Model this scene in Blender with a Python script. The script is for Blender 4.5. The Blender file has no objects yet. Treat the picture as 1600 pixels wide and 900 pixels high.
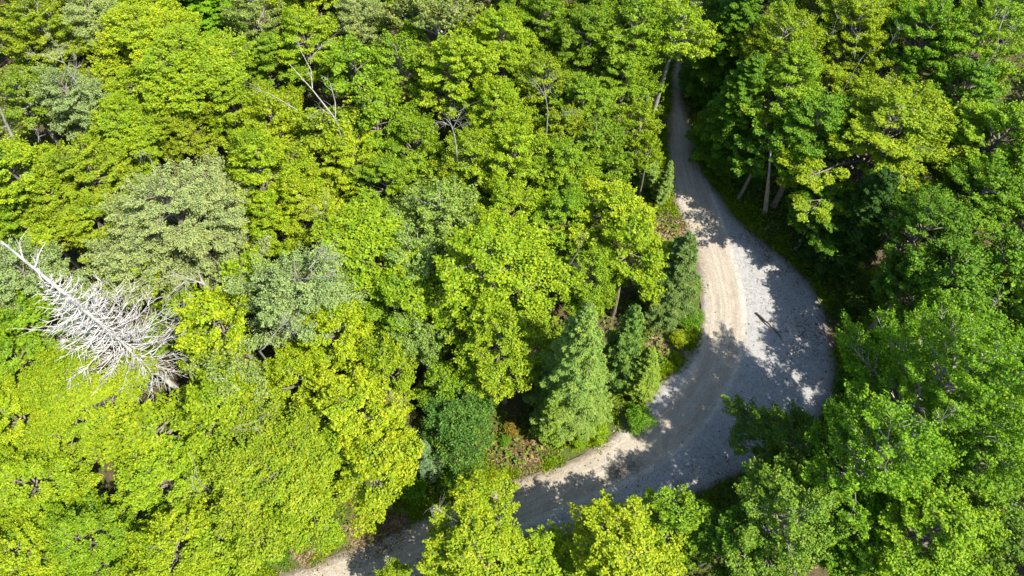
import bpy, math, random
import numpy as np
from mathutils import Vector, Matrix, noise

S = bpy.context.scene
COL = S.collection
PI = math.pi

# ---------------------------------------------------------------- camera
CAM_H, TILT, FPX = 58.0, math.radians(29), 1081.0
cd = bpy.data.cameras.new('camera')
cd.sensor_width = 36.0
cd.lens = FPX / 1600 * 36
cd.clip_start, cd.clip_end = 0.5, 3000
cam = bpy.data.objects.new('camera', cd)
cam.location = (0, 0, CAM_H)
cam.rotation_euler = (TILT, 0, 0)
COL.objects.link(cam)
S.camera = cam

# ---------------------------------------------------------------- sky and sun
SUN_DIR = Vector((.56, -.325, .90)).normalized()
elev = math.asin(SUN_DIR.z)
w = bpy.data.worlds.new('World'); S.world = w; w.use_nodes = True
wn = w.node_tree
sky = wn.nodes.new('ShaderNodeTexSky')
sky.sky_type = 'NISHITA'; sky.sun_disc = False
sky.sun_elevation = elev
sky.sun_rotation = math.atan2(SUN_DIR.x, SUN_DIR.y)
sky.air_density = 1.0; sky.dust_density = 0.6; sky.ozone_density = 1.0
wn.links.new(sky.outputs[0], wn.nodes['Background'].inputs['Color'])
wn.nodes['Background'].inputs['Strength'].default_value = 0.135
sl = bpy.data.lights.new('sun', 'SUN')
sl.energy = 5.0; sl.angle = math.radians(0.6); sl.color = (1.0, 0.945, 0.85)
so = bpy.data.objects.new('sun', sl)
so.rotation_euler = SUN_DIR.to_track_quat('Z', 'Y').to_euler()
COL.objects.link(so)
S.view_settings.view_transform = 'Standard'
S.view_settings.look = 'None'
S.view_settings.exposure = 1.0
S.view_settings.gamma = 1
S.cycles.max_bounces = 6
S.cycles.transparent_max_bounces = 4

# ---------------------------------------------------------------- helpers
def at(px, py, h=0.0):
    """where the line of sight of a photo point meets the level h metres above the ground"""
    x = (px - 800) / FPX; u = -(py - 450) / FPX
    d = Vector((x, math.sin(TILT) + u * math.cos(TILT), -math.cos(TILT) + u * math.sin(TILT)))
    k = (CAM_H - h) / -d.z
    return Vector((d.x * k, d.y * k, h)), k

def tag(o, label=None, cat=None, group=None, kind=None):
    if label: o['label'] = label
    if cat: o['category'] = cat
    if group: o['group'] = group
    if kind: o['kind'] = kind
    return o

def link(name, me, mat=None, parent=None):
    o = bpy.data.objects.new(name, me); COL.objects.link(o)
    if mat and not me.materials: me.materials.append(mat)
    if parent: o.parent = parent
    return o

def mesh_np(name, V, F, attr=None, smooth=False):
    """V (n,3) floats, F (m,k) ints with one k"""
    me = bpy.data.meshes.new(name)
    V = np.asarray(V, np.float32); F = np.asarray(F, np.int32)
    m, k = F.shape
    me.vertices.add(len(V)); me.vertices.foreach_set('co', V.ravel())
    me.loops.add(m * k); me.loops.foreach_set('vertex_index', F.ravel())
    me.polygons.add(m)
    me.polygons.foreach_set('loop_start', np.arange(0, m * k, k, dtype=np.int32))
    me.polygons.foreach_set('loop_total', np.full(m, k, dtype=np.int32))
    if smooth: me.polygons.foreach_set('use_smooth', np.ones(m, dtype=bool))
    for nm, a in (attr or {}).items():
        at_ = me.attributes.new(nm, 'FLOAT', 'POINT')
        at_.data.foreach_set('value', np.asarray(a, np.float32))
    me.update(calc_edges=True)
    return me

class Tubes:
    """collects tapered tubes"""
    def __init__(s): s.V = []; s.F = []; s.n = 0
    def add(s, pts, rad, sides=6):
        pts = [Vector(p) for p in pts]
        n = len(pts)
        for i, p in enumerate(pts):
            t = (pts[min(i + 1, n - 1)] - pts[max(i - 1, 0)])
            if t.length < 1e-6: t = Vector((0, 0, 1))
            t.normalize()
            a = t.cross(Vector((0.31, 0.87, 0.38)))
            if a.length < .1: a = t.cross(Vector((1, 0, 0)))
            a.normalize(); b = t.cross(a)
            for j in range(sides):
                an = 2 * PI * j / sides
                q = p + (a * math.cos(an) + b * math.sin(an)) * rad[i]
                s.V.append((q.x, q.y, q.z))
        for i in range(n - 1):
            for j in range(sides):
                j2 = (j + 1) % sides; o = s.n
                s.F.append((o + i * sides + j, o + i * sides + j2, o + (i + 1) * sides + j2, o + (i + 1) * sides + j))
        s.n += n * sides
    def mesh(s, name): return mesh_np(name, s.V, s.F, smooth=True)

def bend(a, b, rng, amt, n=5, sag=0.0):
    """a wavering line from a to b"""
    a = np.array(a, float); b = np.array(b, float); L = np.linalg.norm(b - a)
    out = []
    off = np.zeros(3)
    for i in range(n + 1):
        t = i / n
        if 0 < i < n: off = off + rng.normal(0, amt * L / n, 3)
        p = a + (b - a) * t + off * math.sin(PI * t)
        p[2] += sag * L * math.sin(PI * t)
        out.append(tuple(p))
    return out

# ---------------------------------------------------------------- materials
def new_mat(name):
    m = bpy.data.materials.new(name); m.use_nodes = True
    nt = m.node_tree; nt.nodes.clear()
    return m, nt
def N(nt, t, **kw):
    n = nt.nodes.new(t)
    for k, v in kw.items(): setattr(n, k, v)
    return n
def mixc(nt, fac, a, b, mode='MIX'):
    n = N(nt, 'ShaderNodeMix', data_type='RGBA', blend_type=mode)
    for sock, v in ((n.inputs[0], fac), (n.inputs[6], a), (n.inputs[7], b)):
        if hasattr(v, 'links') or hasattr(v, 'is_linked'): nt.links.new(v, sock)
        elif isinstance(v, (int, float)): sock.default_value = v
        else: sock.default_value = (*v, 1)
    return n.outputs[2]
def ramp(nt, src, p0, p1):
    n = N(nt, 'ShaderNodeMapRange'); n.inputs[1].default_value = p0; n.inputs[2].default_value = p1
    nt.links.new(src, n.inputs[0]); return n.outputs[0]
def noise_t(nt, scale, detail=4, rough=.55, vec=None, dim='3D'):
    n = N(nt, 'ShaderNodeTexNoise'); n.inputs['Scale'].default_value = scale
    n.inputs['Detail'].default_value = detail; n.inputs['Roughness'].default_value = rough
    if vec is not None: nt.links.new(vec, n.inputs['Vector'])
    return n.outputs['Fac']
def mathn(nt, op, a, b=None):
    n = N(nt, 'ShaderNodeMath', operation=op)
    for s_, v in ((n.inputs[0], a), (n.inputs[1], b)):
        if v is None: continue
        if isinstance(v, (int, float)): s_.default_value = v
        else: nt.links.new(v, s_)
    return n.outputs[0]

def leaf_mat(name, back=(1.0, 1.0, 1.0), backmix=0.0, transl=0.30, rough=0.5, spec=0.13, gold=0.06):
    """leaf: its tree's own colour (object colour), varied leaf by leaf and bough by bough"""
    m, nt = new_mat(name)
    oi = N(nt, 'ShaderNodeObjectInfo')
    v = N(nt, 'ShaderNodeAttribute', attribute_name='v').outputs['Fac']
    c = N(nt, 'ShaderNodeAttribute', attribute_name='c').outputs['Fac']
    base = oi.outputs['Color']
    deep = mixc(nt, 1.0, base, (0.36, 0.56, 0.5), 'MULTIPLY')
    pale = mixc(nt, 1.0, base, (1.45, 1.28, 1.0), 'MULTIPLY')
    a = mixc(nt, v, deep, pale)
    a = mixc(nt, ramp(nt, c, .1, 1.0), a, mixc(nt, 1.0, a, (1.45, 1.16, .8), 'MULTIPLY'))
    g = mathn(nt, 'GREATER_THAN', v, 1.0 - gold)
    a = mixc(nt, mathn(nt, 'MULTIPLY', g, 0.38), a, (0.46, 0.36, 0.012))
    geo = N(nt, 'ShaderNodeNewGeometry')
    if backmix:
        a = mixc(nt, mathn(nt, 'MULTIPLY', geo.outputs['Backfacing'], backmix), a, back)
    p = N(nt, 'ShaderNodeBsdfPrincipled')
    p.inputs['Roughness'].default_value = rough
    p.inputs['Specular IOR Level'].default_value = spec
    nt.links.new(a, p.inputs['Base Color'])
    tr = N(nt, 'ShaderNodeBsdfTranslucent')
    ta = mixc(nt, 1.0, a, (1.25, 1.25, 0.5), 'MULTIPLY')
    nt.links.new(ta, tr.inputs['Color'])
    mx = N(nt, 'ShaderNodeMixShader'); mx.inputs[0].default_value = transl
    nt.links.new(p.outputs[0], mx.inputs[1]); nt.links.new(tr.outputs[0], mx.inputs[2])
    o = N(nt, 'ShaderNodeOutputMaterial'); nt.links.new(mx.outputs[0], o.inputs[0])
    return m

def bark_mat(name, c1, c2, scale=6.0, rough=.85):
    m, nt = new_mat(name)
    tc = N(nt, 'ShaderNodeTexCoord').outputs['Object']
    mp = N(nt, 'ShaderNodeMapping'); mp.inputs['Scale'].default_value = (1, 1, .25)
    nt.links.new(tc, mp.inputs[0])
    n1 = noise_t(nt, scale, 5, .65, mp.outputs[0])
    col = mixc(nt, ramp(nt, n1, .35, .65), c1, c2)
    n2 = noise_t(nt, scale * .35, 3, .5, tc)
    col = mixc(nt, ramp(nt, n2, .55, .75), col, mixc(nt, .5, c1, (.10, .12, .05)))
    p = N(nt, 'ShaderNodeBsdfPrincipled'); p.inputs['Roughness'].default_value = rough
    p.inputs['Specular IOR Level'].default_value = .15
    nt.links.new(col, p.inputs['Base Color'])
    bp = N(nt, 'ShaderNodeBump'); bp.inputs['Strength'].default_value = .5; bp.inputs['Distance'].default_value = .03
    nt.links.new(n1, bp.inputs['Height']); nt.links.new(bp.outputs[0], p.inputs['Normal'])
    o = N(nt, 'ShaderNodeOutputMaterial'); nt.links.new(p.outputs[0], o.inputs[0])
    return m

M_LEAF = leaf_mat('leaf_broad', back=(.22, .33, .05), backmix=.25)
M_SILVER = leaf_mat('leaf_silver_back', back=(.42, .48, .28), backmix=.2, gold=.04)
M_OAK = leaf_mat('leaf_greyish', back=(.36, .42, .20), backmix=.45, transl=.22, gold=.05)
M_NEEDLE = leaf_mat('needle', transl=.12, rough=.6, spec=.2, gold=.03)
M_GRASS = leaf_mat('grass_blade', transl=.3, gold=.18)
M_BARK = bark_mat('bark_grey_brown', (.13, .105, .08), (.28, .245, .2))
M_PALE = bark_mat('bark_pale', (.22, .20, .165), (.42, .39, .34))
M_DEAD = bark_mat('dead_wood', (.33, .305, .27), (.68, .65, .60), 7)
M_TWIG = bark_mat('weathered_twig', (.24, .22, .19), (.45, .42, .37), 5)
M_DARK = bark_mat('dark_wood', (.035, .028, .02), (.09, .07, .05))
# ---------------------------------------------------------------- leaves
def leaves(P, Nn, size, aspect, rng, v, c, fold=.18, D=None, jit=.35):
    """one folded leaf at every point P facing about Nn"""
    n = len(P)
    Nn = Nn / np.linalg.norm(Nn, axis=1, keepdims=True)
    if D is None: D = rng.normal(size=(n, 3))
    T = D - (D * Nn).sum(1, keepdims=True) * Nn
    T /= np.maximum(np.linalg.norm(T, axis=1, keepdims=True), 1e-5)
    B = np.cross(Nn, T)
    L = (size * (1 + jit * rng.uniform(-1, 1, n)))[:, None]
    W = L * aspect
    V = np.empty((n, 4, 3), np.float32)
    V[:, 0] = P - T * L * .5
    V[:, 1] = P + B * W * .5 + Nn * W * fold + T * L * .05
    V[:, 2] = P + T * L * .5 - Nn * L * .08
    V[:, 3] = P - B * W * .5 + Nn * W * fold + T * L * .05
    return V.reshape(-1, 3), np.repeat(v, 4), np.repeat(c, 4)

def leaf_mesh(name, chunks):
    V = np.concatenate([a[0] for a in chunks]); v = np.concatenate([a[1] for a in chunks]); c = np.concatenate([a[2] for a in chunks])
    F = np.arange(len(V), dtype=np.int32).reshape(-1, 4)
    return mesh_np(name, V, F, {'v': v, 'c': c})

STY = {  # lobes, lobe radius, lobe flatness, clump radius, clump stretch, clump flatness, leaves per m2, leaf length, aspect, upward tilt
    'maple':  dict(nl=13, lr=.36, lf=.8, cr=.50, st=1.9, fl=.50, den=92, ll=.19, asp=.8,  up=.55, noise=.85, dome=.66, gap=.22, rise=.75),
    'flat':   dict(nl=22, lr=.27, lf=.65, cr=.46, st=1.35, fl=.36, den=95, ll=.155, asp=.62, up=.9, noise=.8, dome=.56, gap=.15, rise=.1),
    'oak':    dict(nl=20, lr=.25, lf=.7, cr=.46, st=1.1, fl=.60, den=100, ll=.165, asp=.6,  up=.5, noise=.95, dome=.55, gap=.16, rise=.2),
    'poplar': dict(nl=14, lr=.34, lf=.9, cr=.44, st=1.2, fl=.8, den=62, ll=.18, asp=.85, up=.35, noise=1.0, dome=.72, gap=.27, rise=.4),
    'sparse': dict(nl=8,  lr=.36, lf=.7, cr=.5, st=1.4, fl=.5, den=60, ll=.2, asp=.7,  up=.4, noise=.9, dome=.7, gap=.35, rise=.5),
    'round':  dict(nl=9,  lr=.50, lf=.9, cr=.5, st=1.0, fl=.7, den=150, ll=.14, asp=.55, up=.4, noise=.9, dome=.95, gap=.02, rise=.3),
}
def broad_proto(style, R, H, seed):
    """returns crown mesh, wood mesh, crown centre height"""
    q = STY[style]; rng = np.random.default_rng(seed)
    wood = Tubes(); ch = []
    Hc = R * 2 * q['dome'] * 1.35                       # crown depth
    z0 = H - Hc                                          # crown base
    r0 = .018 * H + .02 * R
    lean = rng.normal(0, .02, 2) * H
    tz = z0 + Hc * .55
    trunk = bend((0, 0, -1.3), (lean[0], lean[1], tz), rng, .02, 7)
    wood.add(trunk, [r0 * (1.25 if i == 0 else 1) * (1 - .72 * i / 7) for i in range(8)], 8)
    nl = q['nl'] + int(R > 5) * 5 - int(R < 3.4) * 3
    lobes = []; f1, f2 = rng.uniform(0, 6.28, 2); oval = lambda a: 1 + .17 * math.sin(2 * a + f1) + .13 * math.sin(3 * a + f2)
    for i in range(nl):
        f = (i + .5) / nl
        an = i * 2.39996 + rng.normal(0, .25)
        rr = R * (1 - q['lr'] * .85) * math.sqrt(f) * rng.uniform(.82, 1.15) * oval(an)
        zz = z0 + Hc * (.40 + .42 * math.cos(min(rr / R, 1) * PI * .55) + rng.normal(0, .06))
        lobes.append((np.array([math.cos(an) * rr + lean[0], math.sin(an) * rr + lean[1], zz]), R * q['lr'] * rng.uniform(.8, 1.2)))
    for i in range(int(nl * .7)):                        # lower skirt
        an = i * 2.39996 * 1.3 + rng.normal(0, .4)
        rr = R * rng.uniform(.5, .8) * oval(an)
        lobes.append((np.array([math.cos(an) * rr, math.sin(an) * rr, z0 + Hc * rng.uniform(.12, .36)]), R * q['lr'] * rng.uniform(.6, .9)))
    for li, (lc, lr) in enumerate(lobes):
        k = rng.uniform(.35, .95)
        st = np.array(trunk[4]) * (1 - k) + np.array(trunk[-1]) * k
        lp = bend(st, lc - np.array([0, 0, lr * .15]), rng, .10, 5, -.05)
        rl = r0 * .34
        wood.add(lp, [rl * (1 - .72 * t / 5) for t in range(6)], 5)
        lcol = rng.uniform(0, 1)
        area = 2 * PI * lr * lr * (.6 + .4 * q['lf'])
        ncl = max(5, int(area / (q['cr'] ** 2 * 1.5)))
        for j in range(ncl):
            zc = 1 - (j + .5) / ncl * 1.25                   # from the top of the lobe to a little below its middle
            if rng.random() < q['gap'] * (1 if li < nl else 2.6) * (1 if zc > .25 else 1.8): continue
            an = j * 2.39996 + rng.normal(0, .3); s = math.sqrt(max(0, 1 - zc * zc))
            d = np.array([math.cos(an) * s, math.sin(an) * s, zc])
            rad = lr * rng.uniform(.72, 1.08)
            cc = lc + d * rad * np.array([1, 1, q['lf']])
            out = cc - np.array([lean[0], lean[1], z0 + Hc * .15]); out /= np.linalg.norm(out)
            ax = d * .5 + out * .9 + rng.normal(0, .22, 3)
            ax[2] = ax[2] * .65 + q['rise'] * rng.uniform(.6, 1.3); ax /= np.linalg.norm(ax)
            cr = q['cr'] * rng.uniform(.65, 1.3)
            if j % 2 == 0:
                wood.add(bend(lp[-1], cc + ax * cr * .6, rng, .12, 3), [rl * .26, rl * .18, rl * .12, rl * .05], 4)
            side = np.cross(ax, [0, 0, 1.]); side /= max(np.linalg.norm(side), 1e-4)
            upv = np.cross(side, ax)
            n = int(q['den'] * PI * cr * cr * q['st'] * rng.uniform(.8, 1.15))
            U = rng.normal(size=(n, 3)); U /= np.linalg.norm(U, axis=1, keepdims=True)
            rr_ = rng.uniform(.15, 1, n) ** .45
            U *= rr_[:, None]
            U[:, 2] = np.where(U[:, 2] < 0, U[:, 2] * .55, U[:, 2])
            lo = U[:, 0:1] * cr * q['st'] ; la = U[:, 1:2] * cr * (1 - .35 * np.clip(U[:, 0:1], 0, 1)); ve = U[:, 2:3] * cr * q['fl']
            P = cc + lo * ax + la * side + ve * upv
            P += rng.normal(0, .05, P.shape)
            NN = np.tile(np.array([0, 0, q['up']]), (n, 1)) + U * .35 + ax * .18 + rng.normal(0, q['noise'] * .5, (n, 3))
            Dd = np.tile(ax, (n, 1)) + rng.normal(0, .6, (n, 3))
            cv = np.clip(lcol * .5 + rng.uniform(0, .5), 0, 1)
            ch.append(leaves(P, NN, q['ll'], q['asp'], rng, rng.uniform(0, 1, n), np.full(n, cv), D=Dd))
    return leaf_mesh(style + '_crown', ch), wood.mesh(style + '_wood'), z0 + Hc * .58

SPR = {  # branches per metre, rise, clump radius, leaves per m2, leaf length, aspect, roundness of the outline
    'maple':  dict(bpm=3.7, rise=.66, cr=.37, den=125, ll=.155, asp=.8, tip=.75, noise=.8),
    'poplar': dict(bpm=3.5, rise=.72, cr=.34, den=108, ll=.145, asp=.85, tip=.62, noise=1.0, skip=.27),
    'oak':    dict(bpm=3.3, rise=.42, cr=.38, den=125, ll=.14, asp=.6, tip=.5, noise=.95),
}
def spray_proto(style, R, H, seed):
    """ascending boughs round a leader, each carrying leafy sprays that point out and up"""
    q = SPR[style]; rng = np.random.default_rng(seed)
    wood = Tubes(); ch = []
    Hc = min(R * 1.9, H * .62); z0 = H - Hc; r0 = .017 * H + .02 * R
    lean = rng.normal(0, .025, 2) * H
    trunk = bend((0, 0, -1.3), (lean[0], lean[1], H - .25 * R), rng, .02, 9)
    wood.add(trunk, [r0 * (1.2 if i == 0 else 1) * (1 - .86 * (i / 9) ** .9) for i in range(10)], 8)
    TZ = np.array(trunk)
    def axis(z): return np.array([np.interp(z, TZ[:, 2], TZ[:, 0]), np.interp(z, TZ[:, 2], TZ[:, 1]), z])
    f1, f2 = rng.uniform(0, 6.28, 2)
    oval = lambda a: 1 + .20 * math.sin(2 * a + f1) + .14 * math.sin(3 * a + f2)
    nb = int(q['bpm'] * Hc * (R / 4) ** .35 * 1.6)
    for i in range(nb):
        t = (i + .5) / nb                                    # 0 at the crown's foot, 1 at its top
        prof = (1 - t ** 1.7) ** q['tip'] * (.62 + .38 * min(1, t / .25))
        an = i * 2.39996 + rng.normal(0, .3)
        L = R * prof * oval(an) * rng.uniform(.68, 1.15) + .35
        zt = z0 + Hc * (.06 + .90 * t)                       # height of the tip
        rise = q['rise'] * (.35 + .9 * t) * rng.uniform(.7, 1.3)
        zb = max(zt - rise * L, z0 * .75)
        st = axis(zb); dr = np.array([math.cos(an), math.sin(an), 0.])
        tip = axis(zt) * [1, 1, 0] + dr * L + [0, 0, zt]
        bp_ = bend(st, tip, rng, .07, 6, -.04 if t < .4 else .03)
        wood.add(bp_, [r0 * (.30 if style == 'maple' else .2) * (1 - .85 * k / 6) * (.6 + .4 * L / R) for k in range(7)], 5)
        B = np.array(bp_); bcol = rng.uniform(0, 1)
        s = (.30 if style == 'maple' else .16) + .12 * rng.random()
        while s < 1.02:
            k = min(int(s * 6), 5); w_ = s * 6 - k
            p0 = B[k] * (1 - w_) + B[k + 1] * w_
            ax0 = B[k + 1] - B[k]; ax0 = ax0 / np.linalg.norm(ax0)
            for sd_ in ((-1, 1) if s < .9 else (0,)):
                if rng.random() < q.get('skip', .17): continue
                side = np.array([-dr[1], dr[0], 0]) * sd_
                ax = ax0 * .75 + side * rng.uniform(.4, .95) + np.array([0, 0, rng.uniform(.05, .55)]) + rng.normal(0, .15, 3)
                ax /= np.linalg.norm(ax)
                ext = L * .30 * (1.15 - s) + q['cr'] * .8 * rng.uniform(.7, 1.3)
                cc = p0 + ax * ext * (1 if sd_ else .3)
                if sd_: wood.add([tuple(p0), tuple((p0 + cc) / 2), tuple(cc + ax * .2)], [r0 * .07, r0 * .05, .006], 4)
                cr = q['cr'] * rng.uniform(.7, 1.35) * (.85 + .15 * R / 4)
                stc = 1.9
                b1 = np.cross(ax, [0, 0, 1.]); b1 /= max(np.linalg.norm(b1), 1e-4); b2 = np.cross(b1, ax)
                n = int(q['den'] * PI * cr * cr * stc * rng.uniform(.8, 1.15))
                U = rng.normal(size=(n, 3)); U /= np.linalg.norm(U, axis=1, keepdims=True)
                U *= (rng.uniform(.1, 1, n) ** .45)[:, None]
                tp = 1 - .5 * np.clip(U[:, 0:1], -.3, 1)
                P = cc + U[:, 0:1] * cr * stc * ax + U[:, 1:2] * cr * tp * b1 + U[:, 2:3] * cr * .55 * tp * b2 + rng.normal(0, .045, (n, 3))
                NN = np.tile(np.array([0, 0, .55]), (n, 1)) + U * .3 + ax * .25 + rng.normal(0, q['noise'] * .5, (n, 3))
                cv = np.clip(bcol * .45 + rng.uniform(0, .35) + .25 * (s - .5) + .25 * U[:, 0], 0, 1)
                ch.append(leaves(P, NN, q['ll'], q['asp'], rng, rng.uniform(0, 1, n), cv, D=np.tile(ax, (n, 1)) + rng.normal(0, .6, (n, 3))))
            s += q['cr'] * 1.25 / max(L, .6) * rng.uniform(.8, 1.25)
    return leaf_mesh(style + '_crown', ch), wood.mesh(style + '_wood'), z0 + Hc * .56

def spruce_proto(R, H, seed, droop=.25, ll=.17, dens=1.0, low=.08, soft=0.0, asp=.30):
    rng = np.random.default_rng(seed); wood = Tubes(); ch = []
    wood.add(bend((0, 0, -1.3), (0, 0, H), rng, .006, 8), [(.013 * H) * (1 - .93 * i / 8) for i in range(9)], 7)
    z = H * low; i = 0
    while z < H * .985:
        t = (z / H - low) / (1 - low)
        L0 = R * (1 - t) ** (.82 - soft * .3) * (1 if t > .08 else .8) + .12
        nb = max(5, int(7 + 7 * (1 - t)))
        for b in range(nb):
            an = 2 * PI * (b + rng.uniform(-.3, .3)) / nb + i * .7
            L = L0 * rng.uniform(.5, 1.15)
            rise = .35 * t - droop * (1 - t)
            d = np.array([math.cos(an), math.sin(an), 0]); sd = np.array([-math.sin(an), math.cos(an), 0])
            zb = z + rng.uniform(-.12, .12)
            tip = d * L + np.array([0, 0, zb + rise * L + .06 * L])
            wood.add([(0, 0, zb), tuple(d * L * .5 + np.array([0, 0, zb + rise * L * .6])), tuple(tip)], [.028 * L * .6 + .008, .015 * L * .6 + .005, .004], 4)
            n = int((50 + 150 * L) * dens)
            s = rng.uniform(.08, 1, n) ** .7
            wd = (.10 + .34 * L * np.sin(PI * np.clip(s * .85 + .1, 0, 1))) * (1 - .45 * s)
            y = rng.uniform(-1, 1, n) * wd
            zz = zb + rise * L * s * (1.25 - .25 * s) + .06 * L * s * s - np.abs(y) * .25 + rng.normal(0, .035, n)
            P = d * (s * L)[:, None] + sd * y[:, None]; P[:, 2] += zz
            D = d * .8 + sd * (np.sign(y) * .75)[:, None] + rng.normal(0, .25, (n, 3))
            NN = np.tile(np.array([0, 0, 1.]), (n, 1)) + rng.normal(0, .45, (n, 3)) + d * .25
            vv = np.clip(s * .55 + rng.uniform(0, .4, n), 0, .97)
            ch.append(leaves(P, NN, ll, asp, rng, vv, np.full(n, rng.uniform(0, .6)), D=D, fold=.1))
        z += (.24 + .02 * L0) * (1 + .25 * rng.uniform(-1, 1)) * (H / 12) ** .5; i += 1
    return leaf_mesh('conifer_crown', ch), wood.mesh('conifer_wood'), H * .5

PROTO = {}; NL = [0]
def reg(key, R, H, data, leafm, barkm):
    NL[0] += len(data[0].polygons); PROTO.setdefault(key, []).append(dict(R=R, H=H, crown=data[0], wood=data[1], zc=data[2]))
    data[0].materials.append(leafm); data[1].materials.append(barkm)
for sd, (R, H) in enumerate([(2.6, 11), (2.6, 12), (4.2, 16), (4.2, 16.5), (4.2, 15.5), (6.6, 19)]):
    reg('maple', R, H, spray_proto('maple', R, H, 100 + sd), M_LEAF, M_BARK)
for sd, (R, H) in enumerate([(3.0, 12), (4.6, 15)]):
    reg('flat', R, H, broad_proto('flat', R, H, 200 + sd), M_LEAF, M_BARK)
for sd, (R, H) in enumerate([(3.2, 14), (4.2, 16), (6.2, 18)]):
    reg('oak', R, H, spray_proto('oak', R, H, 300 + sd), M_OAK, M_BARK)
for sd, (R, H) in enumerate([(2.8, 14), (4.3, 16), (4.3, 16.5), (6.4, 19)]):
    reg('poplar', R, H, spray_proto('poplar', R, H, 400 + sd), M_LEAF, M_PALE)
for sd, (R, H) in enumerate([(3.2, 14), (4.2, 16)]):
    reg('silver', R, H, spray_proto('poplar', R, H, 450 + sd), M_SILVER, M_PALE)
for sd, (R, H) in enumerate([(3.0, 14), (4.0, 15)]):
    reg('sparse', R, H, broad_proto('sparse', R, H, 500 + sd), M_LEAF, M_PALE)
reg('round', 2.9, 7.5, broad_proto('round', 2.9, 7.5, 600), M_NEEDLE, M_BARK)
for sd, (R, H) in enumerate([(1.3, 2.2), (1.3, 2.5)]):
    reg('bush', R, H, broad_proto('round', R, H, 650 + sd), M_LEAF, M_BARK)
reg('spruce', 3.3, 14, spruce_proto(3.3, 14, 700), M_NEEDLE, M_BARK)
reg('spruce', 1.3, 7, spruce_proto(1.3, 7, 701, dens=1.3, ll=.14), M_NEEDLE, M_BARK)
reg('spruce', 2.6, 9, spruce_proto(2.6, 9, 702, dens=1.0), M_NEEDLE, M_BARK)
reg('hemlock', 3.6, 15, spruce_proto(3.6, 15, 710, droop=.38, ll=.2, dens=.8, soft=1.0, asp=.5), M_NEEDLE, M_BARK)
reg('pine', 4.0, 16, broad_proto('sparse', 4.0, 16, 720), M_NEEDLE, M_PALE)

RS = random.Random(7)
def place(kind, px, py, rpx, tint, label, name='broadleaf_tree', group=None, cat='tree', hz=1.0, grow=1.12, H=None, rot=None):
    """one tree: an Empty at the foot of the trunk > trunk, crown"""
    ps = PROTO[kind]
    def rad(p):
        _, k = at(px, py, p['zc'] * hz); return rpx * k / FPX * grow
    best = min(ps, key=lambda p: abs(math.log(rad(p) / p['R'])) + RS.uniform(0, .18))
    R = rad(best); s = R / best['R']
    if H: hz = H / (best['H'] * s)
    else:                                                # keep heights forest-like
        hh = best['H'] * s * hz
        lim = 12.5 + (hh - 12.5) * .6 if kind not in ('round', 'bush', 'spruce') else hh
        hz *= lim / hh
    for fz in (1, .94, 1.06, .88, 1.12, .82, 1.2, .75, 1.3, .68):   # keep the foot off the gravel
        pos, k = at(px, py, best['zc'] * s * hz * fz)
        if float(road_sd(np.array([pos.x]), np.array([pos.y]))[0]) > 1.3: break
    hz *= fz
    e = bpy.data.objects.new(name, None); COL.objects.link(e)
    e.location = (pos.x, pos.y, 0); e.scale = (s * RS.uniform(.92, 1.12), s * RS.uniform(.92, 1.12), s * hz)
    e.rotation_euler = (0, 0, RS.uniform(0, 6.28) if rot is None else rot)
    e.empty_display_size = .5
    t = link('trunk', best['wood'], None, e); c = link('crown', best['crown'], None, e)
    j = RS.uniform(.93, 1.07)
    common = (.285, .375, .003) if px < 1100 else (.115, .265, .004)   # one wood: neighbours differ only a little
    if kind in ('maple', 'flat', 'poplar', 'silver'): tint = tuple(a * .65 + b * .35 for a, b in zip(tint, common))
    c.color = (tint[0] * j, tint[1] * j * RS.uniform(.97, 1.03), tint[2] * j, 1)
    tag(e, label, cat, group)
    return e, s, hz, best
# ---------------------------------------------------------------- ground and road
PAIRS = [((1092, -90), (1118, -90)), ((1085, -40), (1110, -40)), ((1068, 30), (1092, 30)), ((1050, 95), (1070, 92)), ((1045, 160), (1072, 150)), ((1040, 220), (1090, 210)),
 ((1042, 270), (1102, 262)), ((1052, 320), (1134, 312)), ((1074, 370), (1174, 358)), ((1087, 420), (1238, 408)), ((1091, 470), (1285, 465)),
 ((1087, 525), (1303, 530)), ((1066, 562), (1312, 600)), ((1030, 594), (1270, 675)), ((985, 645), (1180, 735)), ((935, 692), (1085, 780)),
 ((870, 724), (975, 818)), ((800, 748), (878, 838)), ((735, 772), (800, 858)), ((668, 800), (727, 886)), ((600, 833), (656, 918)),
 ((520, 865), (577, 950)), ((430, 898), (490, 985)), ((300, 950), (370, 1040)), ((120, 1020), (200, 1120))]
def catmull(P, n):
    P = np.array(P, float); out = []
    Q = np.vstack([2 * P[0] - P[1], P, 2 * P[-1] - P[-2]])
    for i in range(1, len(Q) - 2):
        for t in np.linspace(0, 1, n, endpoint=False):
            a, b, c, d = Q[i - 1], Q[i], Q[i + 1], Q[i + 2]
            out.append(.5 * ((2 * b) + (c - a) * t + (2 * a - 5 * b + 4 * c - d) * t * t + (3 * b - a - 3 * c + d) * t ** 3))
    out.append(P[-1]); return np.array(out)
EL = catmull([tuple(at(*p[0])[0])[:2] for p in PAIRS], 12)
ER = catmull([tuple(at(*p[1])[0])[:2] for p in PAIRS], 12)
LANE = catmull([tuple(at(*p)[0])[:2] for p in [(1095, -60), (1058, 100), (1060, 190), (1072, 260), (1100, 345), (1122, 420), (1133, 490), (1122, 560), (1085, 630), (1020, 690), (935, 735), (850, 770), (760, 808), (680, 845), (560, 897), (420, 950)]], 10)
ROADP = np.vstack([EL, ER[::-1]])
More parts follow.
